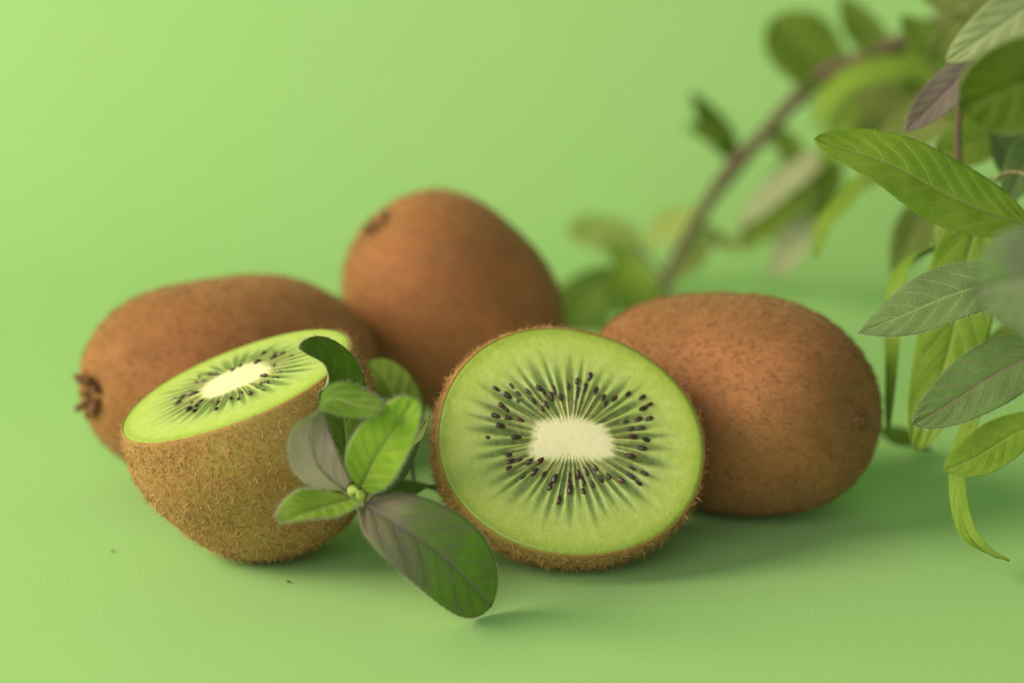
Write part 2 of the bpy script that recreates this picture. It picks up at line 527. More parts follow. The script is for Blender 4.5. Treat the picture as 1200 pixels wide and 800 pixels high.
              'shape': (0.65, 0.9),
              'w': 3.03},
             {'attach': [102.0, 191.02, 76.27],
              'mat': 'mid',
              'nrm': [[-0.1881, -0.8445, 0.5014], [-0.1881, -0.8445, 0.5014], [-0.1881, -0.8445, 0.5014]],
              'path': [[96.48, 176.17, 65.16], [92.4, 174.32, 57.71], [86.88, 171.65, 47.0]],
              'shape': (0.65, 0.9),
              'w': 4.08},
             {'attach': [107.88, 187.96, 79.64],
              'mat': 'green',
              'nrm': [[0.0953, -0.8559, 0.5082], [0.0953, -0.8559, 0.5082], [0.0953, -0.8559, 0.5082]],
              'path': [[107.15, 189.54, 77.41], [99.85, 191.01, 83.32], [93.76, 193.36, 92.77]],
              'shape': (0.65, 0.9),
              'w': 5.36},
             {'attach': [113.15, 185.13, 82.56],
              'mat': 'mid',
              'nrm': [[-0.101, -0.7844, 0.612], [-0.101, -0.7844, 0.612], [-0.101, -0.7844, 0.612]],
              'path': [[112.02, 190.42, 80.96], [104.72, 188.36, 72.69], [93.76, 185.88, 62.76]],
              'shape': (0.65, 0.9),
              'w': 5.36},
             {'attach': [128.87, 177.31, 91.1],
              'mat': 'green',
              'nrm': [[0.0, -0.844, 0.5363], [0.0, -0.844, 0.5363], [0.0, -0.844, 0.5363]],
              'path': [[122.96, 171.55, 87.95], [115.87, 169.55, 79.92], [108.78, 166.8, 68.91]],
              'shape': (0.65, 0.9),
              'w': 5.68},
             {'attach': [98.73, 192.67, 74.32],
              'mat': 'olive',
              'nrm': [[-0.2063, -0.8258, 0.5248], [-0.2063, -0.8258, 0.5248], [-0.2063, -0.8258, 0.5248]],
              'path': [[101.29, 198.93, 73.76], [103.76, 196.54, 64.17], [99.32, 193.07, 50.27]],
              'shape': (0.65, 0.9),
              'w': 4.94},
             {'attach': [76.32, 199.01, 54.81],
              'mat': 'mid',
              'nrm': [[0.2063, -0.8258, 0.5248], [0.2063, -0.8258, 0.5248], [0.2063, -0.8258, 0.5248]],
              'path': [[75.89, 199.11, 53.8], [82.11, 197.0, 45.35], [83.36, 193.69, 32.07]],
              'shape': (0.65, 0.9),
              'w': 4.23},
             {'attach': [133.01, 175.38, 93.31],
              'mat': 'olive',
              'nrm': [[0.0, -0.844, 0.5363], [0.0, -0.844, 0.5363], [0.0, -0.844, 0.5363]],
              'path': [[128.12, 162.65, 93.61], [133.94, 160.68, 85.7], [135.11, 157.58, 73.27]],
              'shape': (0.65, 0.9),
              'w': 5.59},
             {'attach': [54.48, 205.13, 24.23],
              'mat': 'olive',
              'nrm': [[0.2074, -0.6795, 0.7038], [0.2074, -0.6795, 0.7038], [0.2074, -0.6795, 0.7038]],
              'path': [[54.48, 205.13, 24.23], [63.09, 200.78, 19.18], [72.67, 195.58, 18.98]],
              'shape': (0.65, 0.9),
              'w': 2.52}],
  'name': 'leafy_branch',
  'stems': [{'mat': 'stem_brown',
             'nodes': [0.2, 0.35, 0.5, 0.62, 0.75, 0.86],
             'path': [[296.47, 124.19, 187.34], [248.47, 157.06, 153.82], [196.5, 165.18, 124.43], [160.73, 166.32, 108.3], [137.15, 173.44, 95.53],
                      [120.0, 181.46, 86.35], [104.72, 189.65, 77.89], [88.94, 197.62, 68.49], [75.39, 199.11, 53.8], [63.15, 200.73, 39.65],
                      [54.48, 205.13, 24.23], [48.62, 209.04, 10.95], [43.28, 211.31, -0.6]],
             'r': (3.4, 1.8)},
            {'mat': 'stem_brown', 'nodes': [0.9], 'path': [[47.34, 207.49, 4.74], [42.4, 211.97, 10.32], [37.36, 215.3, 15.4]], 'r': (0.8, 0.5)}]},
 {'base': [94.77, 60.69, 0.0],
  'buds': [],
  'cat': 'leaf',
  'label': 'dark green leaf lying on the paper behind the whole kiwi with the nub',
  'leaves': [{'attach': [96.85, 37.34, 4.36],
              'mat': 'deep',
              'nrm': [[0.0, -0.173, 0.9849], [0.0, -0.173, 0.9849], [0.0, -0.173, 0.9849]],
              'path': [[94.58, 40.46, 4.47], [91.49, 43.68, 4.98], [87.21, 50.13, 6.03]],
              'shape': (0.65, 0.9),
              'w': 4.2}],
  'name': 'fallen_leaf',
  'stems': [{'mat': 'stem_green', 'path': [[94.81, 39.45, 4.56], [96.85, 37.34, 4.36]], 'r': (0.5, 0.4)}]}]
CRUMBS = [(-83.0, -23.2, 0.26, 'tiny brown crumb on bare paper, away from the fruit'),
 (-44.9, -42.1, 0.32, 'tiny brown crumb just below the upright cut half')]

# ------------------------------------------------------------------ helpers
rng = np.random.default_rng(7)


def lin(r, g, b):
    f = lambda c: (c / 255 / 12.92) if c / 255 <= 0.04045 else ((c / 255 + 0.055) / 1.055) ** 2.4
    return np.array([f(r), f(g), f(b)])


def norm(v):
    v = np.asarray(v, float)
    return v / np.maximum(np.linalg.norm(v, axis=-1, keepdims=True), 1e-12)


def smooth(a, b, x):
    t = np.clip((x - a) / (b - a), 0, 1)
    return t * t * (3 - 2 * t)


def make_mesh(name, verts, faces, mats, uv=None, col=None, midx=None, flat=False):
    me = bpy.data.meshes.new(name)
    verts = np.asarray(verts, np.float32)
    n4 = [f for f in faces if len(f) > 0]
    tot = np.concatenate([np.full(len(f), f.shape[1], np.int32) for f in n4])
    loops = np.concatenate([f.reshape(-1) for f in n4]).astype(np.int32)
    start = np.concatenate([[0], np.cumsum(tot)[:-1]]).astype(np.int32)
    me.vertices.add(len(verts)); me.vertices.foreach_set("co", verts.reshape(-1))
    me.loops.add(len(loops)); me.loops.foreach_set("vertex_index", loops)
    me.polygons.add(len(tot)); me.polygons.foreach_set("loop_start", start)
    me.polygons.foreach_set("loop_total", tot)
    if midx is not None:
        me.polygons.foreach_set("material_index", np.asarray(midx, np.int32))
    if uv is not None:
        l = me.uv_layers.new(name="leaf_uv")
        l.data.foreach_set("uv", np.asarray(uv, np.float32)[loops].reshape(-1))
    if col is not None:
        a = me.color_attributes.new("pigment", 'FLOAT_COLOR', 'POINT')
        c4 = np.ones((len(verts), 4), np.float32); c4[:, :3] = col
        a.data.foreach_set("color", c4.reshape(-1))
    me.update(calc_edges=True)
    me.validate()
    if not flat:
        me.polygons.foreach_set("use_smooth", np.ones(len(tot), bool))
    for m in mats:
        me.materials.append(m)
    return me


def link(name, me, parent=None, loc=(0, 0, 0)):
    o = bpy.data.objects.new(name, me)
    sc.collection.objects.link(o)
    o.location = loc
    if parent is not None:
        o.parent = parent
    return o


def thing(name, label, cat, loc, group=None):
    o = bpy.data.objects.new(name, None)
    o.empty_display_size = 0.005
    sc.collection.objects.link(o)
    o.location = loc
    o["label"] = label
    o["category"] = cat
    if group:
        o["group"] = group
    return o


def grid_faces(n, m, wrap_m=False, off=0):
    i = np.arange(n - 1)[:, None]
    j = np.arange(m if wrap_m else m - 1)[None, :]
    j2 = (j + 1) % m
    f = np.stack([i * m + j + 0 * j2, i * m + j2, (i + 1) * m + j2, (i + 1) * m + j], -1)
    return f.reshape(-1, 4) + off


def catmull(pts, n):
    """Smooth curve through the points, n samples evenly spaced by length."""
    p = np.asarray(pts, float)
    if len(p) == 2:
        return p[0] + (p[1] - p[0]) * np.linspace(0, 1, n)[:, None]
    q = np.vstack([2 * p[0] - p[1], p, 2 * p[-1] - p[-2]])
    out = []
    for k in range(1, len(q) - 2):
        t = np.linspace(0, 1, 24, endpoint=False)[:, None]
        a, b, c, d = q[k - 1], q[k], q[k + 1], q[k + 2]
        out.append(0.5 * (2 * b + (c - a) * t + (2 * a - 5 * b + 4 * c - d) * t ** 2 + (3 * b - a - 3 * c + d) * t ** 3))
    out.append(p[-1][None])
    r = np.vstack(out)
    s = np.concatenate([[0], np.cumsum(np.linalg.norm(np.diff(r[:, :3], axis=0), axis=1))])
    u = np.linspace(0, s[-1], n)
    return np.stack([np.interp(u, s, r[:, k]) for k in range(r.shape[1])], 1)


def tube(path, rad, sides=8):
    path = np.asarray(path, float); n = len(path)
    t = norm(np.gradient(path, axis=0))
    ref = np.array([0.3, 0.2, 0.93]); u = norm(np.cross(t, ref)); w = np.cross(t, u)
    a = np.linspace(0, 2 * np.pi, sides, endpoint=False)
    rad = np.broadcast_to(np.asarray(rad, float), (n,))
    v = path[:, None] + rad[:, None, None] * (np.cos(a)[None, :, None] * u[:, None] + np.sin(a)[None, :, None] * w[:, None])
    verts = np.vstack([v.reshape(-1, 3), path[0] - t[0] * rad[0] * .5, path[-1] + t[-1] * rad[-1] * .5])
    f = grid_faces(n, sides, True)
    k = np.arange(sides); k2 = (k + 1) % sides
    cap = np.vstack([np.stack([k2, k, np.full(sides, n * sides)], 1),
                     np.stack([(n - 1) * sides + k, (n - 1) * sides + k2, np.full(sides, n * sides + 1)], 1)])
    return verts, [f, cap]


def hair_mesh(name, root, nrm, direction, length, rad, mats, curl=0.4, seed=1, midx_p=None):
    """Many short tapered bent hairs: each grows from its root along a bending path (3 sided)."""
    r = np.random.default_rng(seed)
    N = len(root)
    d0 = norm(direction)
    bend = norm(r.normal(size=(N, 3))) * curl
    rads = np.array([1.0, 0.8, 0.5])
    ring = []
    u = norm(np.cross(d0, nrm + 1e-4 * r.normal(size=(N, 3)))); w = np.cross(d0, u)
    for k, s in enumerate((0.0, 0.4, 0.75)):
        c = root + d0 * (length * s)[:, None] + bend * (length * s * s)[:, None]
        for q in range(3):
            a = 2 * math.pi * q / 3
            ring.append(c + (rad * rads[k])[:, None] * (math.cos(a) * u + math.sin(a) * w))
    tip = root + d0 * length[:, None] + bend * length[:, None]
    V = np.stack(ring + [tip], 1)
    base = (np.arange(N) * 10)[:, None]
    quads = []; tris = []
    for k in (0, 1):
        for q in range(3):
            q2 = (q + 1) % 3
            quads.append(base + np.array([[3 * k + q, 3 * k + q2, 3 * k + 3 + q2, 3 * k + 3 + q]]))
    for q in range(3):
        tris.append(base + np.array([[6 + q, 6 + (q + 1) % 3, 9]]))
    fq = np.stack(quads, 1).reshape(-1, 4); ft = np.stack(tris, 1).reshape(-1, 3)
    midx = None
    if len(mats) > 1:
        pick = (r.random(N) < (midx_p or 0.4)).astype(int)
        midx = np.concatenate([np.repeat(pick, 6), np.repeat(pick, 3)])
    return make_mesh(name, V.reshape(-1, 3), [fq, ft], mats, midx=midx)


def sample_surface(V, F4, n, r, weight=None):
    """Random points and normals on a quad mesh, spread by area."""
    a, b, c, d = (V[F4[:, k]] for k in range(4))
    cr = np.cross(c - a, d - b); ar = np.linalg.norm(cr, axis=1)
    p = ar if weight is None else ar * weight((a + c) / 2)
    idx = r.choice(len(F4), n, p=p / p.sum())
    u, v = r.random((2, n))
    u = u[:, None]; v = v[:, None]
    pts = (a[idx] * (1 - u) + b[idx] * u) * (1 - v) + (d[idx] * (1 - u) + c[idx] * u) * v
    return pts, norm(cr[idx])


# ------------------------------------------------------------------ node helpers
def new_mat(name):
    m = bpy.data.materials.new(name); m.use_nodes = True
    nt = m.node_tree
    return m, nt, nt.nodes["Principled BSDF"], nt.nodes["Material Output"]


class NT:
    def __init__(s, nt): s.nt = nt
    def n(s, typ, **kw):
        x = s.nt.nodes.new(typ)
        for k, v in kw.items(): setattr(x, k, v)
        return x
    def set(s, sock, v):
        if hasattr(v, 'default_value') or hasattr(v, 'is_output'):
            s.nt.links.new(v, sock)
        else:
            sock.default_value = v
    def math(s, op, a, b=0.0, c=0.0, clamp=False):
        x = s.n('ShaderNodeMath', operation=op, use_clamp=clamp)
        s.set(x.inputs[0], a); s.set(x.inputs[1], b); s.set(x.inputs[2], c)
        return x.outputs[0]
    def mix(s, f, a, b, mode='MIX'):
        x = s.n('ShaderNodeMix', data_type='RGBA', blend_type=mode)
        s.set(x.inputs[0], f)
        for sock, v in ((x.inputs[6], a), (x.inputs[7], b)):
            s.set(sock, v if hasattr(v, 'is_output') else (*v[:3], 1))
        return x.outputs[2]
    def noise(s, scale, detail=3.0, rough=0.55, vec=None, dist=0.0):
        x = s.n('ShaderNodeTexNoise')
        x.inputs['Scale'].default_value = scale; x.inputs['Detail'].default_value = detail
        x.inputs['Roughness'].default_value = rough; x.inputs['Distortion'].default_value = dist
        if vec is None:
            vec = s.coord()
        s.nt.links.new(vec, x.inputs['Vector'])
        return x.outputs[0]
    def coord(s):
        return s.n('ShaderNodeTexCoord').outputs['Object']
    def remap(s, v, a, b, c=0.0, d=1.0, smoothstep=True):
        x = s.n('ShaderNodeMapRange', interpolation_type='SMOOTHSTEP' if smoothstep else 'LINEAR')
        s.set(x.inputs[0], v)
        for k, q in enumerate((a, b, c, d)): x.inputs[1 + k].default_value = q
        return x.outputs[0]
    def bump(s, h, strength=0.3, dist=0.0005, normal=None):
        x = s.n('ShaderNodeBump'); x.inputs['Strength'].default_value = strength
        x.inputs['Distance'].default_value = dist
        s.nt.links.new(h, x.inputs['Height'])
        if normal is not None: s.nt.links.new(normal, x.inputs['Normal'])
        return x.outputs[0]


# ------------------------------------------------------------------ materials
def mat_paper():
    m, nt, b, out = new_mat("green_paper"); N = NT(nt)
    fibre = N.noise(1400, 5, 0.7)
    cloud = N.noise(14, 3, 0.5)
    c = N.mix(N.remap(fibre, .3, .7), (0.295, 0.555, 0.183), (0.365, 0.625, 0.228))
    c = N.mix(N.math('MULTIPLY', N.remap(cloud, .35, .65), .25), c, (0.330, 0.585, 0.210))
    nt.links.new(c, b.inputs['Base Color'])
    b.inputs['Roughness'].default_value = 0.75
    b.inputs['Specular IOR Level'].default_value = 0.25
    nt.links.new(N.bump(fibre, .45, .00014, N.bump(N.noise(9, 2, .4), .25, .006)), b.inputs['Normal'])
    return m


def mat_skin(name, c1, c2, c3, speck=0.5):
    m, nt, b, out = new_mat(name); N = NT(nt)
    big = N.noise(70, 4, .6); mid = N.noise(420, 4, .6); fine = N.noise(1900, 4, .7)
    c = N.mix(N.remap(big, .35, .65), c1, c2)
    c = N.mix(N.math('MULTIPLY', N.remap(mid, .5, .68), speck), c, c3)
    c = N.mix(N.math('MULTIPLY', N.remap(fine, .52, .66), speck), c, c3)
    nt.links.new(c, b.inputs['Base Color'])
    b.inputs['Roughness'].default_value = 0.72
    b.inputs['Specular IOR Level'].default_value = 0.25
    b.inputs['Sheen Weight'].default_value = 0.25
    b.inputs['Sheen Roughness'].default_value = 0.5
    b.inputs['Sheen Tint'].default_value = (1.0, .72, .42, 1)
    h = N.math('ADD', N.math('MULTIPLY', mid, .6), fine)
    nt.links.new(N.bump(h, .32, .0004), b.inputs['Normal'])
    return m


def mat_hair(name, col, trans=0.35):
    m, nt, b, out = new_mat(name); N = NT(nt)
    b.inputs['Base Color'].default_value = (*col, 1)
    b.inputs['Roughness'].default_value = 0.55
    b.inputs['Specular IOR Level'].default_value = 0.35
    t = N.n('ShaderNodeBsdfTranslucent'); t.inputs[0].default_value = (*col, 1)
    x = N.n('ShaderNodeMixShader'); x.inputs[0].default_value = trans
    nt.links.new(b.outputs[0], x.inputs[1]); nt.links.new(t.outputs[0], x.inputs[2])
    nt.links.new(x.outputs[0], out.inputs[0])
    return m


def mat_flesh():
    m, nt, b, out = new_mat("kiwi_flesh"); N = NT(nt)
    a = N.n('ShaderNodeVertexColor', layer_name="pigment").outputs[0]
    f = N.noise(900, 5, .65); g = N.noise(3800, 3, .6)
    c = N.mix(N.remap(f, .35, .7, 0, .22), a, (0.52, 0.62, 0.18))
    c = N.mix(N.remap(g, .62, .75, 0, .25), c, (0.66, 0.74, 0.36))
    pq = N.noise(520, 4, .6)
    c = N.mix(N.remap(pq, .38, .66, .28, 0), c, N.mix(1.0, c, (0.62, 0.72, 0.45), 'MULTIPLY'))
    nt.links.new(c, b.inputs['Base Color'])
    b.inputs['Roughness'].default_value = 0.34
    b.inputs['Specular IOR Level'].default_value = 0.4
    b.inputs['Coat Weight'].default_value = 0.35
    b.inputs['Coat Roughness'].default_value = 0.16
    b.inputs['Subsurface Weight'].default_value = 0.15
    b.inputs['Subsurface Radius'].default_value = (1.0, .9, .35)
    b.inputs['Subsurface Scale'].default_value = 0.0007
    h = N.math('ADD', f, N.math('MULTIPLY', N.remap(g, .55, .75), .9))
    nt.links.new(N.bump(h, .5, .0004), b.inputs['Normal'])
    return m


def mat_simple(name, c1, c2, rough=.5, scale=900, spec=.4, bump=.2):
    m, nt, b, out = new_mat(name); N = NT(nt)
    f = N.noise(scale, 4, .6)
    nt.links.new(N.mix(N.remap(f, .35, .65), c1, c2), b.inputs['Base Color'])
    b.inputs['Roughness'].default_value = rough
    b.inputs['Specular IOR Level'].default_value = spec
    nt.links.new(N.bump(f, bump, .0003), b.inputs['Normal'])
    return m


def mat_leaf(name, c1, c2, vein, flush=None, flush_amt=0.0, edge=None, trans=0.3, nveins=7.0, vein_amt=.6,
             rough=.5, net=0.4, sheen=.1, glow=(0.44, 0.66, 0.05)):
    """Leaf blade: midrib, side veins and a fine net drawn from the blade's own length and width."""
    m, nt, b, out = new_mat(name); N = NT(nt)
    uv = N.n('ShaderNodeUVMap', uv_map="leaf_uv").outputs[0]
    sp = N.n('ShaderNodeSeparateXYZ'); nt.links.new(uv, sp.inputs[0])
    t, y = sp.outputs[0], sp.outputs[1]
    v = N.math('ABSOLUTE', N.math('SUBTRACT', N.math('MULTIPLY', y, 2.0), 1.0))
    wob = N.noise(260, 3, .5)
    ph = N.math('MULTIPLY', N.math('SUBTRACT', t, N.math('MULTIPLY', N.math('POWER', v, 1.2), .24)), nveins)
    ph = N.math('ADD', ph, N.math('MULTIPLY', wob, .35))
    fr = N.math('ABSOLUTE', N.math('SUBTRACT', N.math('FRACT', ph), .5))
    side = N.remap(fr, .0, .10, 1, 0)
    side = N.math('MULTIPLY', side, N.remap(v, .75, 1.0, 1, .25))
    mid = N.remap(v, .02, .075, 1, 0)
    vo = N.n('ShaderNodeTexVoronoi', feature='DISTANCE_TO_EDGE'); vo.inputs['Scale'].default_value = 1250
    nt.links.new(N.coord(), vo.inputs['Vector'])
    netm = N.remap(vo.outputs[0], .0, .14, 1, 0)
    big = N.noise(150, 3, .6); fine = N.noise(2600, 3, .6)
    c = N.mix(N.remap(big, .32, .68), c1, c2)
    if flush is not None:
        fm = N.math('ADD', N.remap(t, .05, .8, .95, .0), N.math('MULTIPLY', N.math('SUBTRACT', big, .5), 1.6), clamp=True)
        c = N.mix(N.math('MULTIPLY', fm, flush_amt), c, flush)
    vm = N.math('MAXIMUM', N.math('MULTIPLY', side, .75), mid)
    vm = N.math('MAXIMUM', vm, N.math('MULTIPLY', netm, net * .22))
    c = N.mix(N.math('MULTIPLY', vm, vein_amt), c, vein)
    c = N.mix(N.remap(fine, .55, .75, 0, .18), c, vein)
    if edge is not None:
        c = N.mix(N.remap(v, .9, 1.0, 0, .8), c, edge)
    nt.links.new(c, b.inputs['Base Color'])
    b.inputs['Roughness'].default_value = rough
    b.inputs['Specular IOR Level'].default_value = 0.2
    b.inputs['Sheen Weight'].default_value = sheen
    h = N.math('SUBTRACT', N.math('MULTIPLY', fine, .25), N.math('ADD', N.math('MULTIPLY', vm, .9), N.math('MULTIPLY', netm, net * .45)))
    bp = N.bump(h, .55, .0003)
    nt.links.new(bp, b.inputs['Normal'])
    tr = N.n('ShaderNodeBsdfTranslucent')
    nt.links.new(N.mix(.45, c, glow, 'MIX'), tr.inputs[0]); nt.links.new(bp, tr.inputs['Normal'])
    x = N.n('ShaderNodeMixShader'); x.inputs[0].default_value = trans
    nt.links.new(b.outputs[0], x.inputs[1]); nt.links.new(tr.outputs[0], x.inputs[2])
    nt.links.new(x.outputs[0], out.inputs[0])
    return m


M = {}
M['paper'] = mat_paper()
M['skin'] = mat_skin("kiwi_skin", (0.370, 0.155, 0.050), (0.280, 0.125, 0.040), (0.215, 0.090, 0.032), .12)
M['skin_rust'] = mat_skin("kiwi_skin_rust", (0.325, 0.138, 0.050), (0.245, 0.115, 0.038), (0.175, 0.076, 0.030), .12)
M['skin_olive'] = mat_skin("kiwi_skin_olive", (0.350, 0.245, 0.062), (0.340, 0.190, 0.056), (0.200, 0.095, 0.030), .5)
M['fuzz_light'] = mat_hair("fuzz_light", (0.64, 0.36, 0.135))
M['fuzz_gold'] = mat_hair("fuzz_gold", (0.82, 0.54, 0.24))
M['fuzz_dark'] = mat_hair("fuzz_dark", (0.52, 0.25, 0.085))
M['fuzz_red'] = mat_hair("fuzz_red", (0.45, 0.195, 0.066))
M['flesh'] = mat_flesh()
M['core'] = mat_simple("kiwi_core", (0.810, 0.780, 0.490), (0.770, 0.735, 0.440), .5, 700, .3, .2)
M['seed'] = mat_simple("seed_brown", (0.055, 0.029, 0.019), (0.030, 0.016, 0.012), .22, 1500, .6, .15)
M['seed_red'] = mat_simple("seed_red_brown", (0.085, 0.034, 0.018), (0.045, 0.018, 0.010), .22, 1500, .6, .15)
M['sepal'] = mat_simple("dry_sepal", (0.110, 0.058, 0.028), (0.20, 0.105, 0.045), .85, 1200, .2, .6)
M['scar'] = mat_simple("stem_scar", (0.30, 0.15, 0.055), (0.16, 0.075, 0.03), .85, 1200, .2, .6)
M['crumb'] = mat_simple("crumb_brown", (0.26, 0.15, 0.05), (0.18, 0.10, 0.035), .8)
M['stem_grey'] = mat_simple("stem_grey_green", (0.16, 0.17, 0.11), (0.14, 0.10, 0.085), .7, 600)
M['rib_pale'] = mat_simple("rib_pale", (0.42, 0.37, 0.31), (0.34, 0.30, 0.22), .7, 600)
M['stem_brown'] = mat_simple("stem_brown", (0.135, 0.085, 0.055), (0.10, 0.085, 0.042), .75, 300)
M['stem_green'] = mat_simple("stem_green", (0.20, 0.22, 0.09), (0.16, 0.11, 0.07), .65, 500)
M['bud'] = mat_simple("bud_green", (0.46, 0.55, 0.13), (0.36, 0.48, 0.10), .6, 1500)
M['down'] = mat_hair("leaf_down", (0.62, 0.62, 0.52), .5)
VEIN = (0.42, 0.52, 0.17)
M['bright'] = mat_leaf("leaf_bright", (0.400, 0.600, 0.070), (0.300, 0.510, 0.045), (0.28, 0.27, 0.12), edge=(0.56, 0.62, 0.34), trans=.42, sheen=.03)
M['green'] = mat_leaf("leaf_green", (0.200, 0.320, 0.034), (0.150, 0.260, 0.024), (0.30, 0.42, 0.10), vein_amt=.4, trans=.30, sheen=.03)
M['deep'] = mat_leaf("leaf_deep_green", (0.105, 0.200, 0.012), (0.078, 0.160, 0.009), (0.24, 0.36, 0.08), trans=.25, sheen=.03)
M['light'] = mat_leaf("leaf_light_green", (0.350, 0.520, 0.055), (0.270, 0.430, 0.036), (0.50, 0.62, 0.16), trans=.34, nveins=9, sheen=.03)
M['dark_olive'] = mat_leaf("leaf_dark_olive", (0.090, 0.150, 0.008), (0.070, 0.125, 0.006), (0.13, 0.20, 0.02), edge=(0.36, 0.42, 0.20), trans=.2, sheen=.0, vein_amt=.35)  # blade's own dark olive green, with a paler margin
M['ash'] = mat_leaf("leaf_ash_mauve", (0.105, 0.190, 0.055), (0.115, 0.140, 0.075), (0.20, 0.21, 0.16), trans=.08, net=.3, sheen=.1, glow=(0.2, 0.2, 0.1))
M['mid'] = mat_leaf("leaf_mid_green", (0.235, 0.390, 0.040), (0.180, 0.320, 0.028), (0.40, 0.54, 0.12), trans=.28, nveins=9, vein_amt=.5, sheen=.03)
M['yellow'] = mat_leaf("leaf_yellow_green", (0.54, 0.66, 0.20), (0.46, 0.60, 0.15), (0.56, 0.64, 0.26), trans=.45)
M['grey'] = mat_leaf("leaf_grey_green", (0.150, 0.245, 0.080), (0.115, 0.190, 0.055), (0.29, 0.39, 0.15), trans=.15, net=.7, rough=.6, sheen=.15)
M['dusk'] = mat_leaf("leaf_dusky_green", (0.120, 0.215, 0.055), (0.090, 0.170, 0.040), (0.190, 0.130, 0.105), trans=.15, net=.6, rough=.6, sheen=.15, nveins=8)
M['purple'] = mat_leaf("leaf_purple_flush", (0.170, 0.340, 0.028), (0.125, 0.270, 0.022), (0.27, 0.22, 0.19), flush=(0.250, 0.185, 0.160), flush_amt=.88, trans=.22, rough=.5, sheen=.1)
M['mauve'] = mat_leaf("leaf_mauve", (0.260, 0.205, 0.180), (0.215, 0.190, 0.135), (0.165, 0.095, 0.085), trans=.15, sheen=.2, glow=(0.30, 0.20, 0.15))
M['olive'] = mat_leaf("leaf_olive", (0.250, 0.320, 0.075), (0.200, 0.270, 0.055), VEIN, trans=.3, sheen=.03)
M['pale'] = mat_leaf("leaf_pale_underside", (0.450, 0.500, 0.280), (0.370, 0.430, 0.200), (0.52, 0.55, 0.34), trans=.3, net=.3, vein_amt=.3, glow=(0.50, 0.60, 0.25))
M['lilac'] = mat_leaf("leaf_lilac_underside", (0.680, 0.500, 0.470), (0.580, 0.440, 0.400), (0.72, 0.57, 0.52), trans=.22, vein_amt=.5, net=.3, sheen=.3, glow=(0.55, 0.45, 0.40))
UNDER = {'bright': 'pale', 'yellow': 'yellow', 'light': 'light', 'purple': 'lilac', 'mauve': 'lilac', 'pale': 'pale', 'fold': 'lilac'}

# ------------------------------------------------------------------ the paper sweep
def build_backdrop():
    prof = [(-1.2, 0.0), (-0.4, 0.0), (0.0, 0.0), (0.17, 0.0)]
    cy, cr = 0.22, 0.26
    for a in np.linspace(0, math.pi / 2, 24)[1:]:
        prof.append((cy + cr * math.sin(a), cr - cr * math.cos(a)))
    prof += [(cy + cr, 0.9), (cy + cr, 1.6)]
    prof = np.array(prof)
    xs = np.linspace(-1.5, 1.5, 9)
    V = np.array([[x, y, z] for (y, z) in prof for x in xs])
    n, m = len(prof), len(xs)
    F = grid_faces(n, m)[:, ::-1]
    # a sheet with a little thickness
    low = V.copy(); low[:, 2] -= 0.0008; low[:, 1] += np.where(V[:, 2] > 0.05, 0.0008, 0)
    F2 = grid_faces(n, m, off=len(V))
    o = link("paper_backdrop", make_mesh("paper_backdrop", np.vstack([V, low]), [F, F2], [M['paper']]))
    o["kind"] = "structure"
    o["label"] = "plain green paper sweeping up behind the fruit"


build_backdrop()

# ------------------------------------------------------------------ whole kiwis
def ellipse_outline(phi, rx, ry, tilt=0.0, p=2.15, lobes=()):
    a = phi - tilt
    r = (np.abs(np.cos(a) / rx) ** p + np.abs(np.sin(a) / ry) ** p) ** (-1 / p)
    for k, amp, ph in lobes:
        r = r * (1 + amp * np.cos(k * phi + ph))
    return r


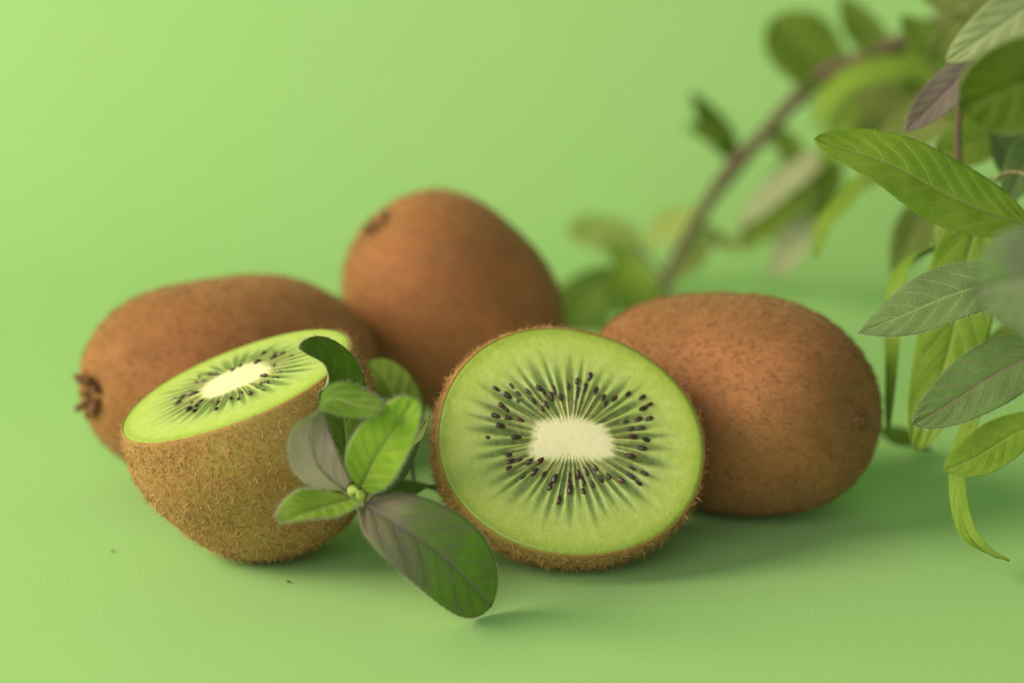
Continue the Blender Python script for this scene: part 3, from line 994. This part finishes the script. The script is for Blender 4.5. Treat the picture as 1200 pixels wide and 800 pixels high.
def whole_kiwi(spec):
    c = np.array(spec['c']) * MM; ax = norm(spec['axis']); a = spec['a'] * MM; rb = spec['b'] * MM
    r = np.random.default_rng(spec['seed'])
    e1 = norm(np.cross(ax, [0, 0, 1.0])); e2 = np.cross(ax, e1)
    n, m = 150, 140
    th = np.linspace(0.0, math.pi, n)
    th = th - 0.06 * np.sin(2 * th)
    phi = np.linspace(0, 2 * np.pi, m, endpoint=False)
    p = spec.get('p', 2.25)
    ct, st = np.cos(th), np.sin(th)
    k = (np.abs(ct) ** p + np.abs(st) ** p) ** (-1 / p)
    x, q = a * ct * k, st * k                      # along the axis, share of the girth
    q = q * (1 + spec.get('taper', 0) * (x / a))
    g = rb * (1 + .035 * np.cos(2 * phi + r.uniform(0, 6)) + .012 * np.cos(3 * phi + r.uniform(0, 6)))
    low = 1 + .016 * np.sin(3 * th[:, None] + 2 * phi[None] + r.uniform(0, 6)) + .010 * np.sin(5 * th[:, None] - phi[None] * 3)
    dim = np.exp(-(q * rb / (4.5 * MM)) ** 2)
    x = x - np.sign(x) * dim * np.where(x > 0, 1.6, .3) * MM
    rad = q[:, None] * g[None] * low
    V = c + x[:, None, None] * ax + rad[..., None] * (np.cos(phi)[None, :, None] * e1 + np.sin(phi)[None, :, None] * e2)
    V = V.reshape(-1, 3)
    V[:, 2] -= V[:, 2].min() - 0.0003
    dz = V[:, 2].mean() - c[2]
    top = np.array([*c]); top[2] += dz
    base = np.array([top[0], top[1], 0.0])
    root = thing("kiwi_fruit", spec['label'], "kiwi", base, "kiwi fruit on the paper")
    F = grid_faces(n, m, True)
    # orient the faces outward
    f0 = F[len(F) // 2]; nn = np.cross(V[f0[2]] - V[f0[0]], V[f0[3]] - V[f0[1]])
    if np.dot(nn, V[f0[0]] - top) < 0: F = F[:, ::-1]
    link("skin", make_mesh("skin", V - base, [F], [M[spec.get('skin', 'skin')]]), root)
    pts, nr = sample_surface(V, F, spec['hairs'], r)
    N = len(pts)
    lie = -ax + .75 * r.normal(size=(N, 3))
    lie = norm(lie - (lie * nr).sum(1, keepdims=True) * nr)
    d = norm(lie + nr * r.uniform(.12, .75, N)[:, None])
    L = r.uniform(.8, 1.8, N) * MM; rr = r.uniform(.045, .08, N) * MM
    h = link("fuzz", hair_mesh("fuzz", pts - nr * .05 * MM - base, nr, d, L, rr, [M['fuzz_light'], M['fuzz_red']], .35, spec['seed'], spec.get('red', .6)), root)
    h["kind"] = "stuff"
    # stem end: a scar ringed by dried sepals; blossom end: a small nub
    tip = top + ax * (a - 1.3 * MM)
    t = np.linspace(0, 1, 12); ph = np.linspace(0, 2 * np.pi, 24, endpoint=False)
    sc_r = 2.6 * MM
    if spec.get('stem', True):
        D_ = tip + ax * (.7 * MM * (1 - t ** 2))[:, None, None] + (t * sc_r)[:, None, None] * (1 + .12 * np.sin(5 * ph))[None, :, None] * (np.cos(ph)[None, :, None] * e1 + np.sin(ph)[None, :, None] * e2)
        Fs = grid_faces(12, 24, True)
        se = link("stem_end", make_mesh("stem_end", D_.reshape(-1, 3) - base, [Fs], [M['scar']]), root)
        for i in range(9):
            an = 2 * math.pi * i / 9 + r.uniform(-.25, .25)
            o_ = math.cos(an) * e1 + math.sin(an) * e2
            l = r.uniform(3.0, 5.2) * MM * spec.get('sepals', 1.0); up = r.uniform(.45, 1.3)
            s = np.linspace(0, 1, 7)[:, None]
            path = tip + ax * (.5 * MM) + o_ * (2.2 * MM) + o_ * l * s * (1 - .25 * s) + ax * l * up * s * (1 - .45 * s) * 1.1
            wdt = spec.get('sepals', 1.0) * (.95 * np.sin(np.pi * np.clip(s[:, 0] * .85 + .15, 0, 1)) ** .7 * MM)
            v_, f_ = tube(path, wdt, 6)
            link("sepal", make_mesh("sepal", v_ - base, f_, [M['sepal']]), se)
    if spec.get('blossom', False):
        tb = top - ax * (a - .5 * MM)
        rt = 1.9 * MM
        D_ = tb - ax * (1.5 * MM * (1 - t ** 2))[:, None, None] + (t * rt)[:, None, None] * (1 + .15 * np.sin(4 * ph))[None, :, None] * (np.cos(ph)[None, :, None] * e1 + np.sin(ph)[None, :, None] * e2)
        nb = link("blossom_end", make_mesh("blossom_end", D_.reshape(-1, 3) - base, [grid_faces(12, 24, True)], [M['scar']]), root)
        for i in range(6):
            an = 2 * math.pi * i / 6 + r.uniform(-.3, .3)
            o_ = math.cos(an) * e1 + math.sin(an) * e2
            s = np.linspace(0, 1, 6)[:, None]
            path = tb - ax * .6 * MM + o_ * (.9 * MM) - ax * 1.2 * MM * s + o_ * 1.3 * MM * s
            v_, f_ = tube(path, .28 * MM * (1 - .7 * s[:, 0]), 5)
            link("style", make_mesh("style", v_ - base, f_, [M['sepal']]), nb)
    return root


# ------------------------------------------------------------------ cut kiwis
FLESH_OUT = lin(181, 200, 84); FLESH_MID = lin(199, 213, 114); FLESH_EDGE = lin(146, 172, 54)
LOCULE = lin(62, 88, 34); SEPTUM = lin(206, 216, 138); OLIVE = lin(134, 140, 66); CORE = lin(232, 228, 184)


def seed_mesh(mat):
    n, m = 9, 8
    s = np.linspace(-1, 1, n); ph = np.linspace(0, 2 * np.pi, m, endpoint=False)
    r_ = np.sqrt(np.clip(1 - s ** 2, 0, 1)) * (1 - .28 * s)
    V = np.stack(np.broadcast_arrays(s[:, None] * 1.18 * MM, r_[:, None] * np.cos(ph) * .56 * MM, r_[:, None] * np.sin(ph) * .45 * MM), -1)
    return make_mesh("seed", V.reshape(-1, 3), [grid_faces(n, m, True)], [mat])


SEED_ME = [seed_mesh(M['seed']), seed_mesh(M['seed_red'])]


def cut_kiwi(spec):
    c = np.array(spec['c']) * MM; e1 = np.array(spec['e1']); e2 = np.array(spec['e2']); nn = np.array(spec['n'])
    r = np.random.default_rng(spec['seed'])
    lob = spec['lobes']
    out = lambda ph: ellipse_outline(ph, spec['rx'] * MM, spec['ry'] * MM, spec['tilt'], 2.1, lob)
    a = spec['a'] * MM
    n, m = 130, 220
    phi = np.linspace(0, 2 * np.pi, m, endpoint=False)
    th = np.linspace(0, math.pi / 2, n) ** 1.0
    p = spec.get('p', 2.2)
    kk = (np.abs(np.cos(th)) ** p + np.abs(np.sin(th)) ** p) ** (-1 / p)
    x = -a * np.sin(th) * kk; q = np.cos(th) * kk
    # the cut lip: a narrow shoulder that turns in to the flesh
    x = np.concatenate([[0.0, -.08 * MM, -.35 * MM], x[1:] - .6 * MM]); q = np.concatenate([[.982, .992, .999], q[1:]])
    n = len(x)
    q = q * (1 + spec['bulge'] * np.sin(np.pi * np.clip(-x / (22 * MM), 0, 1)) ** 1.2)
    rad = q[:, None] * out(phi)[None] * (1 + .010 * np.sin(3 * phi[None] + x[:, None] * 160) * np.clip(-x / (6 * MM), 0, 1)[:, None])
    V = c + x[:, None, None] * nn + rad[..., None] * (np.cos(phi)[None, :, None] * e1 + np.sin(phi)[None, :, None] * e2)
    V = V.reshape(-1, 3)
    drop = V[:, 2].min() - 0.0003
    V[:, 2] -= drop; c = c - np.array([0, 0, drop])
    base = np.array([V[:, 0].mean(), V[:, 1].mean(), 0.0])
    root = thing("kiwi_half", spec['label'], "kiwi half", base, "cut kiwi halves")
    F = grid_faces(n, m, True)
    f0 = F[len(F) // 2]; no = np.cross(V[f0[2]] - V[f0[0]], V[f0[3]] - V[f0[1]])
    if np.dot(no, V[f0[0]] - (c - nn * a * .4)) < 0: F = F[:, ::-1]
    link("skin", make_mesh("skin", V - base, [F], [M['skin_olive']]), root)
    F5 = F[m * 2:]
    bald = np.array(spec.get('bald', (0, 0, 0)))
    def wt(pos):
        w = np.ones(len(pos))
        if bald.any():
            dd = np.linalg.norm(pos - (c + (bald[0] * e1 + bald[1] * e2 + bald[2] * nn) * MM), axis=1)
            w = 1 - .72 * np.exp(-(dd / (15 * MM)) ** 2)
        return w
    pts, nr = sample_surface(V, F5, spec['hairs'], r, wt)
    N = len(pts)
    lie = -nn * .55 + .9 * r.normal(size=(N, 3))
    lie = norm(lie - (lie * nr).sum(1, keepdims=True) * nr)
    d = norm(lie + nr * r.uniform(.05, .8, N)[:, None])
    L = r.uniform(*spec["hair_len"], N) * MM * np.where(r.random(N) < .05, 1.5, 1.0); rr = r.uniform(.05, .105, N) * MM
    h = link("fuzz", hair_mesh("fuzz", pts - nr * .04 * MM - base, nr, d, L, rr, [M['fuzz_gold'], M['fuzz_dark']], .55, spec['seed'], .42), root)
    h["kind"] = "stuff"
    # flesh: radial mesh between the core outline and the skin, coloured by tissue
    P_, S_ = 840, 84
    ph = np.linspace(0, 2 * np.pi, P_, endpoint=False)
    s = np.linspace(0, 1, S_)
    cx, cy = spec['core_c']
    co = ellipse_outline(ph, spec['core_r'][0] * MM, spec['core_r'][1] * MM, spec['core_t'], spec['core_p'], spec['core_lobes'])
    co = co * (1 + .025 * np.sin(17 * ph + 1) + .02 * np.sin(29 * ph))
    cpt = np.stack([cx * MM + co * np.cos(ph), cy * MM + co * np.sin(ph)], 1)
    ou = out(ph) * .984
    opt = np.stack([ou * np.cos(ph), ou * np.sin(ph)], 1)
    XY = cpt[:, None] * (1 - s)[None, :, None] + opt[:, None] * s[None, :, None]
    # locules
    K = spec['locules']
    edges = np.sort((np.arange(K) + r.uniform(-.22, .22, K)) / K) * 2 * np.pi
    idx = np.searchsorted(edges, ph, side='right') - 1
    lo = edges[idx]; hi = np.where(idx + 1 < K, edges[(idx + 1) % K], edges[0] + 2 * np.pi)
    lo = np.where(idx < 0, edges[-1] - 2 * np.pi, lo); hi = np.where(idx < 0, edges[0], hi)
    u = np.abs(2 * (ph - lo) / (hi - lo) - 1)
    s1 = r.uniform(.56, .80, K)[idx]; wd = r.uniform(.85, 1.05, K)[idx]; dk = r.uniform(.78, 1.0, K)[idx]
    sh = np.clip(s / .10, 0, 1)[None] ** .5 * np.clip((s1[:, None] * 1.12 - s[None]) / (s1[:, None] * .75), 0, 1) ** .6
    feather = np.interp(ph, np.linspace(0, 2 * np.pi, 330), r.random(330))
    lm = smooth(-.16, .55, wd[:, None] * sh - u[:, None] + .22 * (feather[:, None] - .5) * s[None]) * dk[:, None] * smooth(0, .06, s)[None] * (1 - smooth(.55, 1.12, s[None] / s1[:, None]))
    sep = np.exp(-((1 - u[:, None]) / (.10 + .12 * s[None])) ** 2) * (1 - smooth(.30, .80, s))[None] * smooth(0, .06, s)[None]
    kn = 210; fr = np.interp(ph, np.linspace(0, 2 * np.pi, kn), r.random(kn)); fr2 = np.interp(ph, np.linspace(0, 2 * np.pi, 90), r.random(90))
    streak = fr[:, None] * (1 - smooth(.1, .55, s))[None]
    tiger = fr2[:, None] * (smooth(.25, .5, s) * (1 - smooth(.7, .97, s)))[None]
    col = FLESH_MID + (FLESH_OUT - FLESH_MID) * smooth(.45, .85, s)[None, :, None]
    col = np.repeat(col, P_, 0)
    def blend(f, to):
        nonlocal col
        col = col + (np.asarray(to) - col) * np.clip(f, 0, 1)[..., None]
    one = np.ones((P_, 1))
    blend((.55 + .5 * fr2[:, None]) * (smooth(.08, .2, s) * (1 - smooth(.50, .82, s)))[None] * .75, lin(128, 158, 66))
    blend(tiger * .55, lin(206, 222, 130))
    blend(.80 * (1 - smooth(.03, .40, s))[None] * one, OLIVE)
    blend(lm * .94, LOCULE)
    blend(lm * (smooth(0, .08, s) * (1 - smooth(.16, .45, s)))[None] * .45, lin(74, 84, 38))
    blend(sep * .58, SEPTUM)
    blend(np.clip(streak * 2.2 - 1.05, 0, 1) * .8, lin(206, 204, 130))
    blend(np.broadcast_to((1 - smooth(.0, .095, s))[None] * (.92 + .15 * fr[:, None]), (P_, S_)), CORE)
    blend(np.broadcast_to(smooth(.86, .985, s)[None], (P_, S_)) * .8, FLESH_EDGE)
    Z = (.25 * (1 - s[None] ** 2) - .22 * lm + .08 * sep - .25 * smooth(.97, 1, s)[None]) * MM + .02 * MM
    W = c + XY[..., :1] * e1 + XY[..., 1:] * e2 + Z[..., None] * nn
    Ff = grid_faces(S_, P_, True)
    Wt = np.transpose(W, (1, 0, 2)).reshape(-1, 3); Ct = np.transpose(col, (1, 0, 2)).reshape(-1, 3)
    f0 = Ff[0]
    if np.dot(np.cross(Wt[f0[2]] - Wt[f0[0]], Wt[f0[3]] - Wt[f0[1]]), nn) < 0: Ff = Ff[:, ::-1]
    fl = link("flesh", make_mesh("flesh", Wt - base, [Ff], [M['flesh']], col=Ct), root)
    # core: its own soft cushion
    q_ = np.linspace(0, 1.0, 14)
    ph2 = ph[::6]; c2 = cpt[::6] - np.array([cx, cy]) * MM
    XYc = np.array([cx, cy]) * MM + c2[None] * q_[:, None, None] * 1.015
    Zc = (.285 + .22 * (1 - q_ ** 2) - .05 * (q_ > .99)) * MM
    Wc = c + XYc[..., :1] * e1 + XYc[..., 1:] * e2 + Zc[:, None, None] * nn
    Fc = grid_faces(14, len(ph2), True); f0 = Fc[len(ph2) * 5]; Wf = Wc.reshape(-1, 3)
    if np.dot(np.cross(Wf[f0[2]] - Wf[f0[0]], Wf[f0[3]] - Wf[f0[1]]), nn) < 0: Fc = Fc[:, ::-1]
    link("core", make_mesh("core", Wf - base, [Fc], [M['core']]), fl)
    # seeds, each lying along its ray
    from mathutils import Matrix
    own = np.array(spec['seeds'])
    deep = []
    for _ in range(60):                              # a few more lie half under the flesh
        j, w_ = r.integers(P_), r.uniform(.16, .40)
        q0 = (cpt[j] * (1 - w_) + opt[j] * w_) / MM
        if min(np.linalg.norm(own - q0, axis=1).min(), min([np.linalg.norm(q0 - z) for z in deep], default=9)) > 1.25: deep.append(q0)
    for si, (sx, sy) in enumerate(list(spec['seeds']) + [tuple(z) for z in deep[:18]]):
        an = math.atan2(sy - cy * 1.0, (sx - cx) * .85) + r.normal() * .10
        dx = -(math.cos(an) * e1 + math.sin(an) * e2); dy = np.cross(nn, dx)
        k = r.uniform(.72, 1.08)
        rise = (r.uniform(-.16, .20) if si < len(spec['seeds']) else r.uniform(-.34, -.22)) * MM
        pos = c + (sx * e1 + sy * e2) * MM + nn * (.2 * MM + rise) - base
        tilt = r.normal() * .18
        dx2 = norm(dx * math.cos(tilt) + nn * math.sin(tilt)); dz2 = np.cross(dx2, dy)
        mt = Matrix(((dx2[0], dy[0], dz2[0], pos[0]), (dx2[1], dy[1], dz2[1], pos[1]), (dx2[2], dy[2], dz2[2], pos[2]), (0, 0, 0, 1)))
        o = link("seed", SEED_ME[int(r.random() < .25)], fl)
        o.matrix_local = mt @ Matrix.Diagonal((k, k * r.uniform(.85, 1.1), k, 1))
    return root


for s_ in WHOLE_KIWIS: whole_kiwi(s_)
for s_ in CUT_KIWIS: cut_kiwi(s_)

# ------------------------------------------------------------------ leaves and branches
def build_leaf(spec, root, base, seed):
    r = np.random.default_rng(seed)
    nt, nv = spec.get('res', (56, 21))
    ctl = np.array(spec['path']) * MM
    nr = np.array(spec['nrm'])
    both = catmull(np.hstack([ctl, nr]), nt)
    p, n_ = both[:, :3], norm(both[:, 3:])
    tg = norm(np.gradient(p, axis=0))
    n_ = norm(n_ - (n_ * tg).sum(1, keepdims=True) * tg)
    sd = np.cross(tg, n_)
    t = np.linspace(0, 1, nt)
    t = t + .12 * np.sin(np.pi * t) * t          # closer rows towards the tip
    u_ = np.linspace(0, 1, nt)
    p = np.stack([np.interp(t, u_, p[:, k]) for k in range(3)], 1); n_ = norm(np.stack([np.interp(t, u_, n_[:, k]) for k in range(3)], 1))
    tg = norm(np.gradient(p, axis=0)); n_ = norm(n_ - (n_ * tg).sum(1, keepdims=True) * tg); sd = np.cross(tg, n_)
    a, b = spec['shape']
    tt = np.clip(t, 0, 1)
    w = tt ** a * (1 - tt) ** b; w = w / w.max() * spec['w'] * MM + .12 * MM
    v = np.linspace(-1, 1, nv)
    av = np.abs(v)
    amp = spec['w'] * MM
    ph = (t[:, None] - .24 * av[None] ** 1.2) * spec.get('nv', 7.0)
    quilt = np.cos(2 * np.pi * ph) * spec.get('quilt', .022) * amp * (av * (1 - av) * 4)[None]
    wave = spec.get('wave', .06) * amp * np.sin(t[:, None] * 9 + v[None] * 2.2 + r.uniform(0, 6)) * (av ** 2)[None]
    groove = -.05 * amp * np.exp(-(av / .07) ** 2)[None] * np.ones((nt, 1))
    off = spec.get('fold', .15) * w[:, None] * (np.sqrt(av ** 2 + .01) - .1)[None] + spec.get('cup', 0.0) * w[:, None] * (v ** 2)[None] + quilt + wave + groove
    jag = 1 + .010 * np.sin(t * 120 + r.uniform(0, 6)) * spec.get('serr', 1.0)
    V1 = p[:, None] + sd[:, None] * (v[None] * (w * jag)[:, None])[..., None] + n_[:, None] * off[..., None]
    thick = (.10 + .16 * (1 - av)) * MM
    V2 = V1 - n_[:, None] * thick[None, :, None]
    V = np.vstack([V1.reshape(-1, 3), V2.reshape(-1, 3)])
    V[:, 2] = np.maximum(V[:, 2], .0004)
    k = nt * nv
    F1 = grid_faces(nt, nv); F2 = grid_faces(nt, nv, off=k)[:, ::-1]
    i = np.arange(nt - 1)
    rim = [np.stack([i * nv, (i + 1) * nv, k + (i + 1) * nv, k + i * nv], 1), np.stack([(i + 1) * nv + nv - 1, i * nv + nv - 1, k + i * nv + nv - 1, k + (i + 1) * nv + nv - 1], 1)]
    j = np.arange(nv - 1)
    rim += [np.stack([j + 1, j, k + j, k + j + 1], 1), np.stack([(nt - 1) * nv + j, (nt - 1) * nv + j + 1, k + (nt - 1) * nv + j + 1, k + (nt - 1) * nv + j], 1)]
    rim = np.vstack(rim)
    f0 = F1[0]
    flip = np.dot(np.cross(V[f0[2]] - V[f0[0]], V[f0[3]] - V[f0[1]]), n_[0]) < 0
    if flip: F1, F2, rim = F1[:, ::-1], F2[:, ::-1], rim[:, ::-1]
    uv1 = np.stack(np.broadcast_arrays(t[:, None], (v[None] + 1) / 2), -1).reshape(-1, 2)
    uv = np.vstack([uv1, uv1])
    top = spec['mat']; und = spec.get('under') or UNDER.get(top, 'olive')
    midx = np.concatenate([np.zeros(len(F1)), np.ones(len(F2)), np.zeros(len(rim))])
    lf = link("leaf", make_mesh("leaf", V - base, [F1, F2, rim], [M[top], M[und]], uv=uv, midx=midx), root)
    if spec.get('label'): lf["label"] = spec['label']
    # stalk and midrib, standing out underneath
    at = np.array(spec['attach']) * MM
    j1 = int(nt * .93)
    mid = p[:j1] - n_[:j1] * (.30 * MM) + n_[:j1] * off[:j1, nv // 2][:, None]
    L = np.linalg.norm(at - p[0])
    stalk = []
    if L > .4 * MM:
        h0, h1 = at, mid[0]
        ss = np.linspace(0, 1, 9)[:-1, None]
        tan = tg[0] * L * .5
        stalk = [(1 - ss) ** 2 * h0 + 2 * ss * (1 - ss) * (h1 - tan) + ss ** 2 * h1]
    path = np.vstack(stalk + [mid])
    rad = np.linspace(.5, .13, len(path)) * MM * spec.get('rib', 1.0)
    path[:, 2] = np.maximum(path[:, 2], .0008)
    v_, f_ = tube(path, rad, 6)
    link("midrib", make_mesh("midrib", v_ - base, f_, [M[spec.get('ribmat', 'stem_green')]]), lf)
    nh = spec.get('down', 0)
    if nh:
        ti = r.random(nh); side = np.where(r.random(nh) < .5, -1.0, 1.0)
        vv = np.where(r.random(nh) < .6, side, r.uniform(-1, 1, nh))
        fi = ti * (nt - 1); i0 = np.clip(fi.astype(int), 0, nt - 2)
        jv = np.clip(np.round((vv + 1) / 2 * (nv - 1)).astype(int), 0, nv - 1)
        fr = (fi - i0)[:, None]
        pos = V1[i0, jv] * (1 - fr) + V1[i0 + 1, jv] * fr
        edge = (np.abs(vv) > .99)
        dd = np.where(edge[:, None], sd[i0] * np.sign(vv)[:, None] + .5 * n_[i0] * r.normal(size=(nh, 1)) + .4 * tg[i0], n_[i0] * .8 * np.where(r.random(nh) < .5, 1, -1)[:, None] + .8 * tg[i0] + .3 * r.normal(size=(nh, 3)))
        hm = hair_mesh("down", pos - base, n_[i0], dd, r.uniform(.35, .9, nh) * MM, r.uniform(.022, .038, nh) * MM, [M['down']], .3, seed)
        o = link("down", hm, lf); o["kind"] = "stuff"
    return lf


def build_branch(spec, seed):
    base = np.array(spec['base']) * MM
    root = thing(spec['name'], spec['label'], spec['cat'], base)
    for q, st in enumerate(spec['stems']):
        pr = catmull(np.array(st['path']) * MM, 90)
        tt = np.linspace(0, 1, 90)
        r0, r1 = st['r']
        rad = (r0 + (r1 - r0) * tt) * MM
        for nd in st.get('nodes', np.linspace(.08, .94, 6)):
            rad = rad * (1 + .35 * np.exp(-((tt - nd) / .018) ** 2))
        pr = pr + .12 * MM * np.stack([np.sin(tt * 31), np.cos(tt * 27), np.sin(tt * 23 + 1)], 1) * r0
        pr[:, 2] = np.maximum(pr[:, 2], rad + .0003)
        v_, f_ = tube(pr, rad, 10)
        link("stem", make_mesh("stem", v_ - base, f_, [M[st['mat']]]), root)
    for q, lf in enumerate(spec['leaves']):
        build_leaf(lf, root, base, seed + q)
    for bd in spec.get('buds', []):
        c0 = np.array(bd['p']) * MM; ax = norm(bd['axis'])
        e1 = norm(np.cross(ax, [.3, .9, .2])); e2 = np.cross(ax, e1)
        for sgn in (-1, 1):
            s = np.linspace(0, 1, 9)[:, None]
            path = c0 + ax * bd['l'] * MM * s + sgn * e1 * (.9 * MM) * np.sin(np.pi * s)
            v_, f_ = tube(path, bd['r'] * MM * np.sin(np.pi * (s[:, 0] * .9 + .07)) ** .7, 8)
            link("bud", make_mesh("bud", v_ - base, f_, [M['bud']]), root)
    return root


for i_, b_ in enumerate(BRANCHES): build_branch(b_, 100 + 60 * i_)

for (x, y, rr, lab) in CRUMBS:
    r = np.random.default_rng(int(abs(x) * 10))
    th = np.linspace(0, np.pi, 6); ph = np.linspace(0, 2 * np.pi, 8, endpoint=False)
    k = 1 + .3 * r.normal(size=(6, 8)); k[0] = k[0, 0]; k[-1] = k[-1, 0]
    V = np.stack([np.sin(th)[:, None] * np.cos(ph) * k * 1.5, np.sin(th)[:, None] * np.sin(ph) * k * .8, np.broadcast_to(np.cos(th)[:, None], (6, 8)) * .6 * k], -1) * rr * MM
    V = V.reshape(-1, 3); V[:, 2] -= V[:, 2].min()
    o = link("crumb", make_mesh("crumb", V, [grid_faces(6, 8, True)], [M['crumb']]), None, (x * MM, y * MM, .0002))
    o["label"] = lab; o["category"] = "crumb"; o["group"] = "crumbs on the paper"
